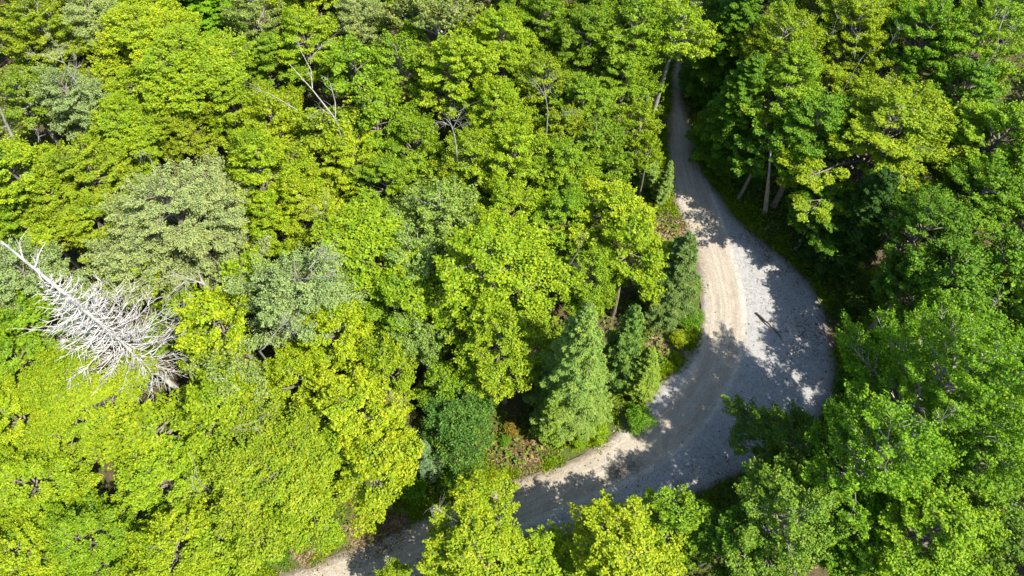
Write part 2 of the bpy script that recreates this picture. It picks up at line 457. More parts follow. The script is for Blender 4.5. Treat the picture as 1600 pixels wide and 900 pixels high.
def seg_dist(X, Y, P, signed=False):
    best = np.full(X.shape, 1e9); sg = np.zeros(X.shape); s_at = np.zeros(X.shape); acc = 0
    for a, b in zip(P[:-1], P[1:]):
        d = b - a; L2 = max(d @ d, 1e-9)
        t = np.clip(((X - a[0]) * d[0] + (Y - a[1]) * d[1]) / L2, 0, 1)
        qx = X - a[0] - t * d[0]; qy = Y - a[1] - t * d[1]
        D = np.hypot(qx, qy); m = D < best
        best = np.where(m, D, best); sg = np.where(m, np.sign(d[0] * qy - d[1] * qx), sg)
        s_at = np.where(m, acc + t * math.sqrt(L2), s_at); acc += math.sqrt(L2)
    return best * (sg if signed else 1), s_at
def inside(X, Y, P):
    c = np.zeros(X.shape, bool)
    for (x1, y1), (x2, y2) in zip(P, np.roll(P, -1, 0)):
        m = (y1 > Y) != (y2 > Y)
        c ^= m & (X < (x2 - x1) * (Y - y1) / (y2 - y1 + 1e-12) + x1)
    return c
def fbm(x, y, s, o=3, z=0.0):
    return sum(noise.noise(Vector((x * s * 2 ** k, y * s * 2 ** k, z + k * 7))) / 2 ** k for k in range(o))

# terrain: fine grid where the camera looks, coarse beyond
gx = np.concatenate([np.linspace(-900, -90, 10), np.arange(-86, 91, 1.0), np.linspace(95, 900, 10)])
gy = np.concatenate([np.linspace(-700, -22, 9), np.arange(-18, 111, 1.0), np.linspace(116, 1100, 12)])
GX, GY = np.meshgrid(gx, gy)
dl, _ = seg_dist(GX, GY, ROADP); ins = inside(GX, GY, ROADP)
dl = np.where(ins, -dl, dl)
rough = np.array([[fbm(x, y, .12) * .5 + fbm(x, y, .7, 2, 5) * .12 for x in gx] for y in gy])
GZ = np.where(dl < .6, -.10, -.10 + np.clip((dl - .6) / 4, 0, 1) * (rough * .9 + .12))
litter = np.zeros(GX.shape)
for (px, py, r) in [(1045, 350, 2.2), (1030, 545, 1.6), (822, 698, 1.7), (785, 712, 1.3), (580, 830, 2.2), (480, 850, 1.6), (620, 800, 1.3), (1215, 400, 1.6), (1180, 365, 1.2)]:
    p, _ = at(px, py); litter += np.exp(-(((GX - p.x) ** 2 + (GY - p.y) ** 2) / r ** 2))
grassy = np.exp(-np.clip(dl, 0, 50) / 3.5)
ny, nx = GX.shape
idx = np.arange(ny * nx).reshape(ny, nx)
F = np.stack([idx[:-1, :-1], idx[:-1, 1:], idx[1:, 1:], idx[1:, :-1]], -1).reshape(-1, 4)
gme = mesh_np('ground', np.stack([GX, GY, GZ], -1).reshape(-1, 3), F, {'litter': np.clip(litter, 0, 1).ravel(), 'grassy': grassy.ravel()}, smooth=True)
m, nt = new_mat('forest_floor')
tc = N(nt, 'ShaderNodeTexCoord').outputs['Object']
li = N(nt, 'ShaderNodeAttribute', attribute_name='litter').outputs['Fac']
gr = N(nt, 'ShaderNodeAttribute', attribute_name='grassy').outputs['Fac']
n_big = noise_t(nt, .35, 5, .6, tc); n_mid = noise_t(nt, 2.2, 6, .7, tc); n_fine = noise_t(nt, 14, 4, .75, tc)
soil = mixc(nt, ramp(nt, n_mid, .35, .65), (.035, .028, .016), (.095, .065, .04))
soil = mixc(nt, ramp(nt, n_fine, .45, .7), soil, (.17, .12, .08))
green = mixc(nt, ramp(nt, n_fine, .3, .7), (.030, .045, .010), (.12, .15, .03))
c1 = mixc(nt, ramp(nt, mathn(nt, 'ADD', mathn(nt, 'MULTIPLY', gr, .45), n_big), .5, .72), soil, green)
pink = mixc(nt, ramp(nt, n_fine, .35, .68), (.13, .075, .045), (.46, .33, .25))
c1 = mixc(nt, ramp(nt, mathn(nt, 'ADD', li, mathn(nt, 'MULTIPLY', mathn(nt, 'SUBTRACT', n_mid, .5), 1.2)), .35, .65), c1, pink)
p = N(nt, 'ShaderNodeBsdfPrincipled'); p.inputs['Roughness'].default_value = .95; p.inputs['Specular IOR Level'].default_value = .1
nt.links.new(c1, p.inputs['Base Color'])
bp = N(nt, 'ShaderNodeBump'); bp.inputs['Strength'].default_value = .8; bp.inputs['Distance'].default_value = .06
nt.links.new(n_fine, bp.inputs['Height']); nt.links.new(bp.outputs[0], p.inputs['Normal'])
o = N(nt, 'ShaderNodeOutputMaterial'); nt.links.new(p.outputs[0], o.inputs[0])
tag(link('ground', gme, m), kind='structure')

# gravel road with a wide turning place on the outside of the bend
NA = 72
U = np.linspace(0, 1, NA)
n_st = len(EL)
RX = EL[:, 0:1] * (1 - U) + ER[:, 0:1] * U; RY = EL[:, 1:2] * (1 - U) + ER[:, 1:2] * U
wd_ = np.hypot(*(ER - EL).T)[:, None]
for i in range(n_st):                                    # ragged edges
    for j, sgn in ((0, -1), (NA - 1, 1)):
        x, y = RX[i, j], RY[i, j]
        k = fbm(x, y, .8, 3, 3) * .75 + fbm(x, y, 3.5, 2, 9) * .3
        d = (ER[i] - EL[i]) / wd_[i, 0] * sgn * k
        RX[i, j] += d[0]; RY[i, j] += d[1]
lane, along = seg_dist(RX, RY, LANE, signed=True)
RZ = np.array([[fbm(RX[i, j], RY[i, j], .9, 3, 11) * .06 for j in range(NA)] for i in range(n_st)])
RZ += -.035 * np.exp(-((np.abs(lane) - .85) / .3) ** 2)
edge = np.minimum(U, 1 - U)[None, :] * wd_
RZ += np.where(edge < .5, -.13 * (1 - edge / .5), 0) + .01
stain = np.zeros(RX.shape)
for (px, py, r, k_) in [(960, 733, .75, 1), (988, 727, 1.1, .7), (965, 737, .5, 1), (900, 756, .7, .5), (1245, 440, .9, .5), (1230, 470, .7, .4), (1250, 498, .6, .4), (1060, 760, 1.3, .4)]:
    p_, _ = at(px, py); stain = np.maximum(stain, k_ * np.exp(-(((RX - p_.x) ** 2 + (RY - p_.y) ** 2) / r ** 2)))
idx = np.arange(n_st * NA).reshape(n_st, NA)
F = np.stack([idx[:-1, :-1], idx[1:, :-1], idx[1:, 1:], idx[:-1, 1:]], -1).reshape(-1, 4)
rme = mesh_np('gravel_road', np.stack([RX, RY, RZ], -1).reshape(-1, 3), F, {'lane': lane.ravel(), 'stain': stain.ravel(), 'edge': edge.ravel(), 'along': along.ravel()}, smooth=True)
m, nt = new_mat('gravel')
tc = N(nt, 'ShaderNodeTexCoord').outputs['Object']
ln = N(nt, 'ShaderNodeAttribute', attribute_name='lane').outputs['Fac']
stn = N(nt, 'ShaderNodeAttribute', attribute_name='stain').outputs['Fac']
edg = N(nt, 'ShaderNodeAttribute', attribute_name='edge').outputs['Fac']
alo = N(nt, 'ShaderNodeAttribute', attribute_name='along').outputs['Fac']
n_b = noise_t(nt, .5, 4, .6, tc); n_m = noise_t(nt, 3.0, 6, .7, tc); n_f = noise_t(nt, 16, 5, .8, tc)
cmb = N(nt, 'ShaderNodeCombineXYZ'); nt.links.new(mathn(nt, 'MULTIPLY', ln, 4.2), cmb.inputs[0]); nt.links.new(mathn(nt, 'MULTIPLY', alo, .16), cmb.inputs[1])
streak = noise_t(nt, 1.0, 4, .6, cmb.outputs[0])
vo = N(nt, 'ShaderNodeTexVoronoi'); vo.inputs['Scale'].default_value = 9; nt.links.new(tc, vo.inputs['Vector'])
grey = mixc(nt, ramp(nt, n_m, .3, .7), (.26, .26, .255), (.46, .45, .435))
tan = mixc(nt, ramp(nt, streak, .35, .65), (.36, .305, .23), (.48, .425, .335))
al = mathn(nt, 'ABSOLUTE', ln)
dirt0 = noise_t(nt, .9, 5, .7, tc)
inlane = ramp(nt, mathn(nt, 'ADD', al, mathn(nt, 'MULTIPLY', mathn(nt, 'SUBTRACT', n_b, .5), 1.6)), 2.3, 1.5)
base = mixc(nt, inlane, grey, tan)
rut = N(nt, 'ShaderNodeMath', operation='MULTIPLY')
r1 = ramp(nt, mathn(nt, 'ABSOLUTE', mathn(nt, 'SUBTRACT', al, .85)), .42, .1)
base = mixc(nt, mathn(nt, 'MULTIPLY', mathn(nt, 'MULTIPLY', r1, ramp(nt, dirt0, .35, .65)), .75), base, (.34, .27, .19))
loose = ramp(nt, mathn(nt, 'ABSOLUTE', mathn(nt, 'SUBTRACT', al, 1.75)), .35, .05)
base = mixc(nt, mathn(nt, 'MULTIPLY', mathn(nt, 'MULTIPLY', loose, ramp(nt, dirt0, .62, .42)), .8), base, (.60, .56, .49))
base = mixc(nt, ramp(nt, n_f, .56, .72), base, (.60, .585, .55))
base = mixc(nt, ramp(nt, n_f, .46, .30), base, (.13, .145, .135))
dirt = noise_t(nt, 1.1, 6, .75, tc)
base = mixc(nt, mathn(nt, 'MULTIPLY', ramp(nt, dirt, .52, .70), .40), base, (.20, .18, .145))
base = mixc(nt, mathn(nt, 'MULTIPLY', ramp(nt, noise_t(nt, 5.5, 3, .8, tc), .60, .72), .6), base, (.62, .60, .56))
base = mixc(nt, mathn(nt, 'MULTIPLY', ramp(nt, vo.outputs['Distance'], .35, .6), .25), base, (.13, .12, .11))
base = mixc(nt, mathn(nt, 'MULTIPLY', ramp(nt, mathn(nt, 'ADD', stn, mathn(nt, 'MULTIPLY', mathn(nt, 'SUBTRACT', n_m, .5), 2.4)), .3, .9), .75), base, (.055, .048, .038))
base = mixc(nt, mathn(nt, 'MULTIPLY', ramp(nt, mathn(nt, 'ADD', edg, mathn(nt, 'MULTIPLY', n_m, -1.9)), .25, -.7), .85), base, (.15, .115, .07))
p = N(nt, 'ShaderNodeBsdfPrincipled'); p.inputs['Roughness'].default_value = .92; p.inputs['Specular IOR Level'].default_value = .15
nt.links.new(base, p.inputs['Base Color'])
bp = N(nt, 'ShaderNodeBump'); bp.inputs['Strength'].default_value = .9; bp.inputs['Distance'].default_value = .07
nt.links.new(n_f, bp.inputs['Height']); nt.links.new(bp.outputs[0], p.inputs['Normal'])
o = N(nt, 'ShaderNodeOutputMaterial'); nt.links.new(p.outputs[0], o.inputs[0])
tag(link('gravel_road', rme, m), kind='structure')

# grass, low growth, stones: uncountable
rg = np.random.default_rng(5)
def road_sd(x, y):
    d, _ = seg_dist(x, y, ROADP[::3]); return np.where(inside(x, y, ROADP[::3]), -d, d)
def scatter(n, x0, x1, y0, y1): return rg.uniform(x0, x1, n), rg.uniform(y0, y1, n)
def gz(x, y):                                            # height of the terrain sheet
    i = np.clip(np.searchsorted(gx, x) - 1, 0, nx - 2); j = np.clip(np.searchsorted(gy, y) - 1, 0, ny - 2)
    tx = (x - gx[i]) / (gx[i + 1] - gx[i]); ty = (y - gy[j]) / (gy[j + 1] - gy[j])
    return (GZ[j, i] * (1 - tx) + GZ[j, i + 1] * tx) * (1 - ty) + (GZ[j + 1, i] * (1 - tx) + GZ[j + 1, i + 1] * tx) * ty
ed = np.vstack([EL, ER]); k_ = rg.integers(0, len(EL) - 1, 230000); w1 = rg.uniform(0, 1, len(k_))[:, None]; rt = rg.random(len(k_)) < .5
q1 = np.where(rt[:, None], ER[k_] * (1 - w1) + ER[k_ + 1] * w1, EL[k_] * (1 - w1) + EL[k_ + 1] * w1)
nrm = (ER[k_] - EL[k_]); nrm /= np.linalg.norm(nrm, axis=1, keepdims=True); nrm[~rt] *= -1
q1 = q1 + nrm * (rg.exponential(1.5, len(k_)) - .75)[:, None] + rg.normal(0, .25, (len(k_), 2)); x, y = q1[:, 0], q1[:, 1]
d = road_sd(x, y)
cl = np.array([fbm(a, b, .35, 2, 21) for a, b in zip(x[::1], y[::1])])
lit = np.zeros(len(x))
for (px, py, r) in [(1045, 350, 2.0), (1030, 545, 1.5), (822, 698, 1.6), (785, 712, 1.2), (580, 830, 2.0), (480, 850, 1.4)]:
    p_, _ = at(px, py); lit += np.exp(-(((x - p_.x) ** 2 + (y - p_.y) ** 2) / r ** 2))
keep = (d > -1.1) & (d < 7) & (rg.uniform(0, 1, len(x)) < np.clip(.55 + cl * 2.0, 0, 1) * np.where(d < 0, .5 * np.exp(d / .3), 1) * (1 - np.clip(lit * 1.1, 0, .85)))
x, y, d = x[keep], y[keep], d[keep]; n = len(x)
P = np.stack([x, y, gz(x, y) + rg.uniform(.03, .2, n)], -1)
NN = rg.normal(0, .5, (n, 3)) + np.array([0, 0, .6]); D = rg.normal(0, .5, (n, 3)) + np.array([0, 0, .7])
g_ = link('grass', leaf_mesh('grass', [leaves(P, NN, .34, .26, rg, rg.uniform(0, 1, n), rg.uniform(0, 1, n), D=D)]), M_GRASS)
g_.color = (.14, .25, .006, 1); tag(g_, 'yellowish green grass growing thick along both verges of the gravel road', 'grass', kind='stuff')
# low leafy growth under and between the trees
x, y = scatter(150000, -75, 75, -15, 105)
d = road_sd(x, y); cl = np.array([fbm(a, b, .22, 2, 31) for a, b in zip(x, y)])
keep = (d > .7) & (cl > -.22 + .1 * np.exp(-d / 4)); x, y, cl = x[keep], y[keep], cl[keep]; n = len(x)
P = np.stack([x, y, gz(x, y) + rg.uniform(.08, .4, n) + np.clip(cl + .1, 0, 1) * rg.uniform(0, 1.6, n)], -1)
NN = rg.normal(0, .4, (n, 3)) + np.array([0, 0, 1.])
u_ = link('undergrowth', leaf_mesh('undergrowth', [leaves(P, NN, .34, .6, rg, rg.uniform(0, 1, n), rg.uniform(0, 1, n))]), M_LEAF)
u_.color = (.085, .17, .018, 1); tag(u_, 'low leafy undergrowth covering the shaded forest floor between the trunks', 'undergrowth', kind='stuff')
# loose stones on the road, mostly along its edges
x, y = scatter(60000, -35, 45, -8, 80); d = road_sd(x, y)
keep = (d < .15) & (rg.uniform(0, 1, len(x)) < .10 + .9 * np.exp(d / .8)); x, y = x[keep], y[keep]; n = min(len(x), 9000); x, y = x[:n], y[:n]
oct_v = np.array([(1, 0, 0), (0, 1, 0), (-1, 0, 0), (0, -1, 0), (0, 0, 1), (0, 0, -1)], float)
oct_f = np.array([(0, 1, 4), (1, 2, 4), (2, 3, 4), (3, 0, 4), (1, 0, 5), (2, 1, 5), (3, 2, 5), (0, 3, 5)])
sz = rg.uniform(.018, .05, n) * (1 + 1.2 * (rg.uniform(0, 1, n) > .95))
V = oct_v[None] * sz[:, None, None] * rg.uniform(.6, 1.3, (n, 6, 3)); V[:, :, 2] *= .7
V += np.stack([x, y, np.full(n, .02)], -1)[:, None]
F = (oct_f[None] + (np.arange(n) * 6)[:, None, None]).reshape(-1, 3)
ms = bark_mat('stone', (.26, .25, .235), (.5, .48, .45), 12)
tag(link('loose_gravel', mesh_np('loose_gravel', V.reshape(-1, 3), F), ms), 'loose grey stones scattered along the edges of the gravel road', 'gravel', kind='stuff')

# dead leaves and needles lying on the banks
x = []; y = []
for (px, py, r, n_) in [(1045, 350, 1.6, 1300), (1030, 545, 1.0, 400), (822, 698, 1.7, 2200), (785, 712, 1.2, 900), (580, 830, 1.8, 1500), (480, 850, 1.4, 800), (620, 800, 1.1, 500), (1215, 400, 1.4, 700), (1180, 365, 1.2, 600), (1120, 770, 2.0, 1200), (1280, 520, 2.5, 900), (1255, 450, 3.0, 450), (1230, 560, 4.0, 500), (1180, 700, 3.5, 500), (1000, 780, 3, 350)]:
    p_, _ = at(px, py); x.append(rg.normal(p_.x, r * .75, n_)); y.append(rg.normal(p_.y, r * .75, n_))
x = np.concatenate(x); y = np.concatenate(y); n = len(x)
P = np.stack([x, y, np.maximum(gz(x, y), -.03) + rg.uniform(.015, .06, n)], -1); NN = rg.normal(0, .45, (n, 3)) + [0, 0, 1.]
l_ = link('leaf_litter', leaf_mesh('leaf_litter', [leaves(P, NN, .17, .6, rg, rg.uniform(0, 1, n), rg.uniform(0, 1, n))]), M_GRASS)
l_.color = (.15, .115, .075, 1); tag(l_, 'brown and pinkish fallen leaves lying on the banks beside the gravel road', 'leaf litter', kind='stuff')
# ---------------------------------------------------------------- the trees
LIME = (.205, .350, .003); YEL = (.300, .410, .003); GOLD = (.300, .390, .004); OLV = (.190, .280, .006); GRN = (.085, .245, .005)
MID = (.120, .280, .005); DEEP = (.040, .155, .006); DARK = (.028, .080, .005); GREY = (.215, .285, .065); GREYG = (.130, .240, .030)  # DEEP and DARK also hold shade painted into crowns and shrubs standing in it
BLUE = (.155, .265, .055); TEAL = (.070, .165, .028); PALEP = (.165, .215, .060); BROWN = (.085, .105, .018); FLAT = (.240, .365, .002)
T = [
 # kind, x, y, radius, tint, label
 ('poplar', 70, 60, 85, OLV, 'tall pale olive tree with a white forked trunk showing, in the far upper left corner'),
 ('oak', 140, 40, 60, OLV, 'dull olive crown right of the white forked trunk in the upper left corner'),
 ('oak', 125, 150, 62, GREYG, 'greyish crown below the white forked trunk in the upper left'),
 ('poplar', 20, 150, 45, GREYG, 'thin grey green crown with bleached stems on the left border near the top'),
 ('maple', 35, 270, 72, LIME, 'lime maple on the left border, just under the bleached bare stems'),
 ('maple', 130, 275, 70, OLV, 'olive yellow maple directly above the big grey oak and to its left'),
 ('flat', 205, 195, 62, LIME, 'bright layered crown halfway between the upper left corner and the grey oak'),
 ('flat', 225, 60, 72, YEL, 'bright yellow green layered tree at the top, second crown from the left corner'),
 ('flat', 295, 105, 78, LIME, 'wide layered lime maple with dark gaps under its boughs, upper left'),
 ('hemlock', 325, 22, 52, MID, 'mid green feathery hemlock at the top edge, left of the grey twiggy crown'),
 ('silver', 398, 22, 42, GREYG, 'grey twiggy crown with silvery leaves at the top edge'),
 ('maple', 420, 95, 48, GRN, 'small green crown left of the bare white forked limbs'),
 ('maple', 478, 58, 55, LIME, 'bright lime crown at the top, just above the bare white forked limbs'),
 ('maple', 362, 172, 55, LIME, 'rounded lime crown over a dark hollow, left of the bare white limbs'),
 ('flat', 285, 190, 60, OLV, 'olive layered crown above the big grey oak, bare stick beside it'),
 ('maple', 432, 195, 58, YEL, 'yellow green crown below left of the bare white limbs'),
 ('maple', 400, 262, 68, LIME, 'broad lime crown right above the grey oak, its upper right neighbour'),
 ('maple', 515, 215, 48, OLV, 'olive crown with gold tips right below the bare white limbs'),
 ('maple', 562, 98, 46, GRN, 'narrow green crown right of the bare white limbs'),
 ('oak', 558, 22, 50, OLV, 'dull olive crown at the top edge, left of the pale pine'),
 ('maple', 590, 178, 48, MID, 'mid green crown left of the small rusty sapling'),
 ('maple', 545, 245, 55, GOLD, 'golden yellow crown, the most yellow one in the upper middle'),
 ('pine', 688, 22, 62, PALEP, 'pale grey green pine with soft tufts at the top edge'),
 ('maple', 705, 112, 68, LIME, 'upright lime maple with fine vertical sprays just below the pale pine'),
 ('maple', 790, 62, 58, LIME, 'light green crown at the top, right of the pale pine'),
 ('maple', 855, 35, 50, GRN, 'green crown at the top edge beside the rusty patch'),
 ('poplar', 632, 85, 40, MID, 'thin green crown with upright bare twigs, left of the pale pine'),
 ('poplar', 855, 130, 55, OLV, 'light olive crown with a fan of bleached twigs in its top, upper middle'),
 ('maple', 790, 175, 58, LIME, 'lime crown between the two trees with bleached twigs'),
 ('maple', 925, 62, 56, DEEP, 'dark green crown at the top, left of the hidden end of the road'),
 ('maple', 990, 55, 62, GRN, 'large green crown at the top, two crowns left of the hidden road end'),
 ('poplar', 1055, 30, 44, LIME, 'lime crown hanging over the far end of the gravel road at the top'),
 ('maple', 912, 152, 50, GRN, 'green crown two trees left of the spot where the road disappears'),
 ('maple', 972, 130, 46, MID, 'mid green crown beside the spot where the road disappears'),
 ('maple', 1008, 190, 30, LIME, 'slim lime tree leaning over the left edge of the far road'),
 ('maple', 935, 222, 42, DEEP, 'deep green crown left of the small blue spruces'),
 ('maple', 965, 262, 32, GRN, 'low green tree at the foot of the small blue spruces'),
 ('maple', 870, 205, 50, OLV, 'olive crown just below the tree with the fan of bleached twigs'),
 ('maple', 800, 255, 68, LIME, 'wide light green crown in the middle of the upper forest'),
 ('maple', 884, 268, 56, MID, 'mid green crown two trees left of the small blue spruces'),
 ('poplar', 735, 245, 60, LIME, 'fine leaved lime crown below the pale bare limbs in the upper middle'),
 ('maple', 655, 232, 52, MID, 'mid green crown beside the dark hollow with the rusty sapling'),
 ('maple', 600, 275, 55, MID, 'green crown below the dark hollow in the upper middle'),
 ('silver', 700, 318, 58, MID, 'green crown speckled with silver undersides above the tallest middle maple'),
 ('maple', 795, 325, 60, LIME, 'lime crown directly above the tallest middle maple'),
 ('maple', 872, 335, 56, GRN, 'shady green crown above the exposed brown trunk'),
 ('maple', 962, 325, 62, YEL, 'bright yellow green crown left of the sunny start of the road bend'),
 ('maple', 985, 395, 50, LIME, 'lime crown touching the dark spruce by the road'),
 ('maple', 925, 440, 54, MID, 'mid green crown between the exposed brown trunk and the dark spruce'),
 ('maple', 775, 425, 92, LIME, 'big starry yellow green maple in the centre of the left forest'),
 ('maple', 785, 548, 74, LIME, 'bright green maple standing left of the big blue spruce'),
 ('maple', 840, 420, 40, DEEP, 'shaded deep green crown between the central maple and the exposed trunk'),
 ('silver', 655, 408, 56, GRN, 'dull green crown full of pale leaf undersides, left of the central maple'),
 ('silver', 640, 345, 42, MID, 'small crown with a white flecked patch of leaves, left of the forest centre'),
 ('flat', 570, 385, 62, LIME, 'dense light green crown right of the grey green tree with dead limbs'),
 ('maple', 485, 318, 55, YEL, 'yellow green crown above the grey green tree with dead limbs'),
 ('maple', 432, 335, 50, LIME, 'lime crown squeezed against the right side of the big grey oak'),
 ('oak', 280, 338, 112, GREY, 'very large pale grey green oak, widest grey crown in the left forest'),
 ('oak', 478, 440, 84, GREYG, 'grey green tree with two bleached dead limbs across its crown'),
 ('maple', 165, 345, 62, OLV, 'olive gold maple against the left side of the big grey oak'),
 ('maple', 110, 320, 58, OLV, 'olive crown two trees left of the big grey oak'),
 ('maple', 35, 335, 52, MID, 'green crown on the left border above the tip of the dead conifer'),
 ('oak', 35, 425, 62, GREYG, 'grey green crown on the left border under the tip of the dead conifer'),
 ('maple', 205, 412, 42, LIME, 'lime crown between the dead conifer and the big grey oak'),
 ('maple', 392, 432, 40, LIME, 'small lime crown under the lower right of the big grey oak'),
 ('maple', 345, 495, 52, YEL, 'yellow lime crown right of the dead conifer, below the big grey oak'),
 ('maple', 62, 520, 52, GRN, 'clear green crown left of the dead conifer', 13),
 ('maple', 15, 560, 48, GRN, 'green crown on the left border below the dead conifer'),
 ('flat', 118, 628, 84, FLAT, 'broad smooth yellow lime crown just below the dead conifer', 13),
 ('maple', 35, 655, 66, YEL, 'yellow crown with deep shadow gaps on the left border, lower half'),
 ('maple', 225, 668, 62, FLAT, 'dense smooth crown right below the base of the dead conifer', 11.5),
 ('maple', 65, 755, 72, LIME, 'bright lime crown near the left border, above the lower left corner'),
 ('maple', 35, 855, 74, FLAT, 'yellow lime crown filling the lower left corner'),
 ('maple', 245, 748, 68, LIME, 'yellow green crown in the lower left, left of the hanging pale twigs'),
 ('maple', 320, 650, 58, LIME, 'lime crown left of the tree with white flowering patches'),
 ('silver', 382, 598, 58, GREYG, 'crown with white silvery leaf patches, lower left of the forest'),
 ('silver', 395, 655, 42, LIME, 'smaller silver flecked crown directly under the one with white patches'),
 ('flat', 412, 735, 92, OLV, 'wide smooth olive crown in the lower left forest'),
 ('maple', 150, 838, 68, MID, 'lime crown on the bottom edge, second from the lower left corner'),
 ('maple', 268, 855, 70, FLAT, 'fine leaved yellow green crown on the bottom edge, third from the left corner'),
 ('maple', 355, 848, 60, LIME, 'lime crown on the bottom edge beside the hidden lower end of the road'),
 ('flat', 462, 785, 56, LIME, 'lime crown overhanging the lower end of the road'),
 ('maple', 535, 520, 66, YEL, 'yellow lime crown right below the grey green tree with dead limbs'),
 ('maple', 610, 475, 50, MID, 'mid green crown two trees left of the central maple'),
 ('silver', 655, 525, 48, GRN, 'dull speckled crown left of the bright green maple by the blue spruce'),
 ('maple', 470, 600, 60, YEL, 'yellow lime crown right of the white patched crown'),
 ('maple', 552, 635, 78, YEL, 'large yellow green maple left of the small olive pine'),
 ('maple', 570, 740, 56, GOLD, 'golden green maple at the edge of the road, lower middle'),
 ('maple', 510, 700, 50, LIME, 'lime crown behind the golden maple at the lower road edge'),
 ('maple', 600, 585, 45, LIME, 'lime crown above the small olive pine'),
 ('maple', 690, 600, 38, GRN, 'green crown above the round teal tree'),
 # south of the road
 ('maple', 764, 872, 92, YEL, 'yellow lime maple in front of the road, left of the two at the bottom edge', 12),
 ('maple', 958, 858, 98, YEL, 'yellow lime maple in front of the road, right of the two at the bottom edge', 12),
 ('maple', 1052, 825, 50, GRN, 'green crown beside the right of the two yellow maples at the bottom edge', 10),
 ('maple', 862, 893, 60, LIME, 'lime crown low between the two yellow maples at the bottom edge', 9),
 ('maple', 612, 915, 36, LIME, 'small lime crown poking up over the road at the bottom edge', 9),
 # east side
 ('maple', 1240, 700, 80, DARK, 'brownish green tree, dark with painted shade, standing at the lower side of the wide bend', 12),  # shadow of the big poplar put into this tree's tint
 ('poplar', 1245, 815, 88, GREYG, 'mid grey green rounded tree at the bottom edge, below the dark tree by the bend'),
 ('maple', 1145, 850, 50, DEEP, 'shaded deep green crown at the bottom edge, left of the grey green rounded tree'),
 ('poplar', 1488, 605, 116, MID, 'largest tree of the right side, fresh green poplar with white limbs', 21.5),
 ('poplar', 1390, 715, 88, MID, 'fresh green poplar leaning against the lower left of the largest right tree', 19),
 ('poplar', 1565, 560, 70, MID, 'fresh green crown on the right border beside the largest right tree'),
 ('poplar', 1540, 725, 85, MID, 'green poplar crown on the right border, in the lower right quarter'),
 ('maple', 1440, 850, 98, LIME, 'bright lime maple on the bottom edge, lower right corner region'),
 ('maple', 1340, 855, 52, GRN, 'green crown on the bottom edge between the grey green tree and the lime maple'),
 ('maple', 1565, 850, 52, DARK, 'dark shaded crown in the lower right corner'),
 ('maple', 1392, 205, 122, YEL, 'huge bright maple with finger like sprays, centre of the upper right forest', 15.5),
 ('maple', 1272, 210, 68, GRN, 'green maple at the left shoulder of the huge upper right maple', 14),
 ('maple', 1245, 135, 62, LIME, 'lime crown above the roadside trees, left of the huge upper right maple'),
 ('poplar', 1222, 55, 58, GOLD, 'yellow crown at the top edge, right of the dark hemlocks by the road'),
 ('poplar', 1340, 45, 74, GOLD, 'yellow tinged crown with bare twigs at the top edge of the right forest'),
 ('hemlock', 1150, 175, 50, (.070, .165, .004), 'dark drooping hemlock beside the far road'),
 ('hemlock', 1140, 62, 52, (.065, .155, .004), 'dark hemlock near the top edge, right of the hidden road end'),
 ('maple', 1190, 235, 36, DEEP, 'shaded roadside crown standing on a bare pale trunk'),
 ('maple', 1455, 50, 62, MID, 'mid green crown at the top edge, above right of the huge maple'),
 ('poplar', 1545, 50, 64, LIME, 'light green leaning tree at the top right corner'),
 ('maple', 1520, 130, 50, GRN, 'green crown under the leaning tree of the top right corner'),
 ('maple', 1570, 205, 66, LIME, 'lime crown on the right border, level with the huge maple'),
 ('maple', 1535, 310, 64, MID, 'mid green crown right of the dark hollow in the upper right forest'),
 ('maple', 1445, 350, 60, DEEP, 'deep green crown below the huge maple', 14.5),
 ('maple', 1575, 405, 52, GRN, 'green crown on the right border above the largest poplar'),
 ('maple', 1495, 428, 56, DEEP, 'shaded crown directly above the top of the largest poplar', 14),
 ('hemlock', 1335, 345, 52, DARK, 'dark evergreen in the shade right of the road verge'),
 ('maple', 1420, 455, 45, DEEP, 'shaded crown above left of the largest poplar', 11),
 ('maple', 1290, 320, 55, DEEP, 'deep green crown just below the green shoulder maple, near the verge'),
 ('maple', 560, -30, 55, LIME, 'crown cut by the top edge left of the pale pine, touching the dull olive crown'),
 ('maple', 625, -22, 50, MID, 'green crown cut by the top edge immediately left of the pale pine'),
 ('maple', 748, -28, 55, LIME, 'lime crown cut by the top edge immediately right of the pale pine'),
 ('maple', 815, -25, 50, GRN, 'green crown cut by the top edge between the pale pine and the rusty sapling'),
 ('maple', 935, -18, 50, DEEP, 'deep green crown cut by the top edge beside the rusty sapling'),
 ('maple', 1000, -35, 55, MID, 'mid green crown cut by the top edge left of the hidden road end'),
 ('maple', 480, -28, 55, YEL, 'yellow crown cut by the top edge right of the grey twiggy crown'),
 ('maple', 440, -20, 40, OLV, 'olive crown cut by the top edge touching the grey twiggy crown'),
 ('flat', 250, -30, 60, LIME, 'lime crown cut by the top edge left of the feathery hemlock'),
 ('oak', 165, -30, 60, OLV, 'olive crown cut by the top edge, second from the upper left corner'),
 ('maple', 60, -30, 60, MID, 'crown cut by the top edge in the extreme upper left corner'),
 ('maple', 1190, -25, 55, DEEP, 'deep green crown cut by the top edge right of the dark hemlocks'),
 ('poplar', 1290, -30, 60, LIME, 'lime crown cut by the top edge between the two yellow crowns'),
 ('poplar', 1400, -30, 60, OLV, 'olive crown cut by the top edge right of the yellow tinged crown'),
 ('maple', 1490, -30, 60, MID, 'green crown cut by the top edge left of the leaning corner tree'),
 ('poplar', 1590, -20, 60, MID, 'green crown filling the extreme top right corner'),
 ('maple', 1600, 295, 50, GRN, 'green crown cut by the right border, level with the dark hollow'),
 ('maple', 1598, 480, 42, MID, 'green crown cut by the right border just above the largest poplar'),
 ('poplar', 1600, 640, 50, MID, 'green crown cut by the right border beside the lower half of the largest poplar'),
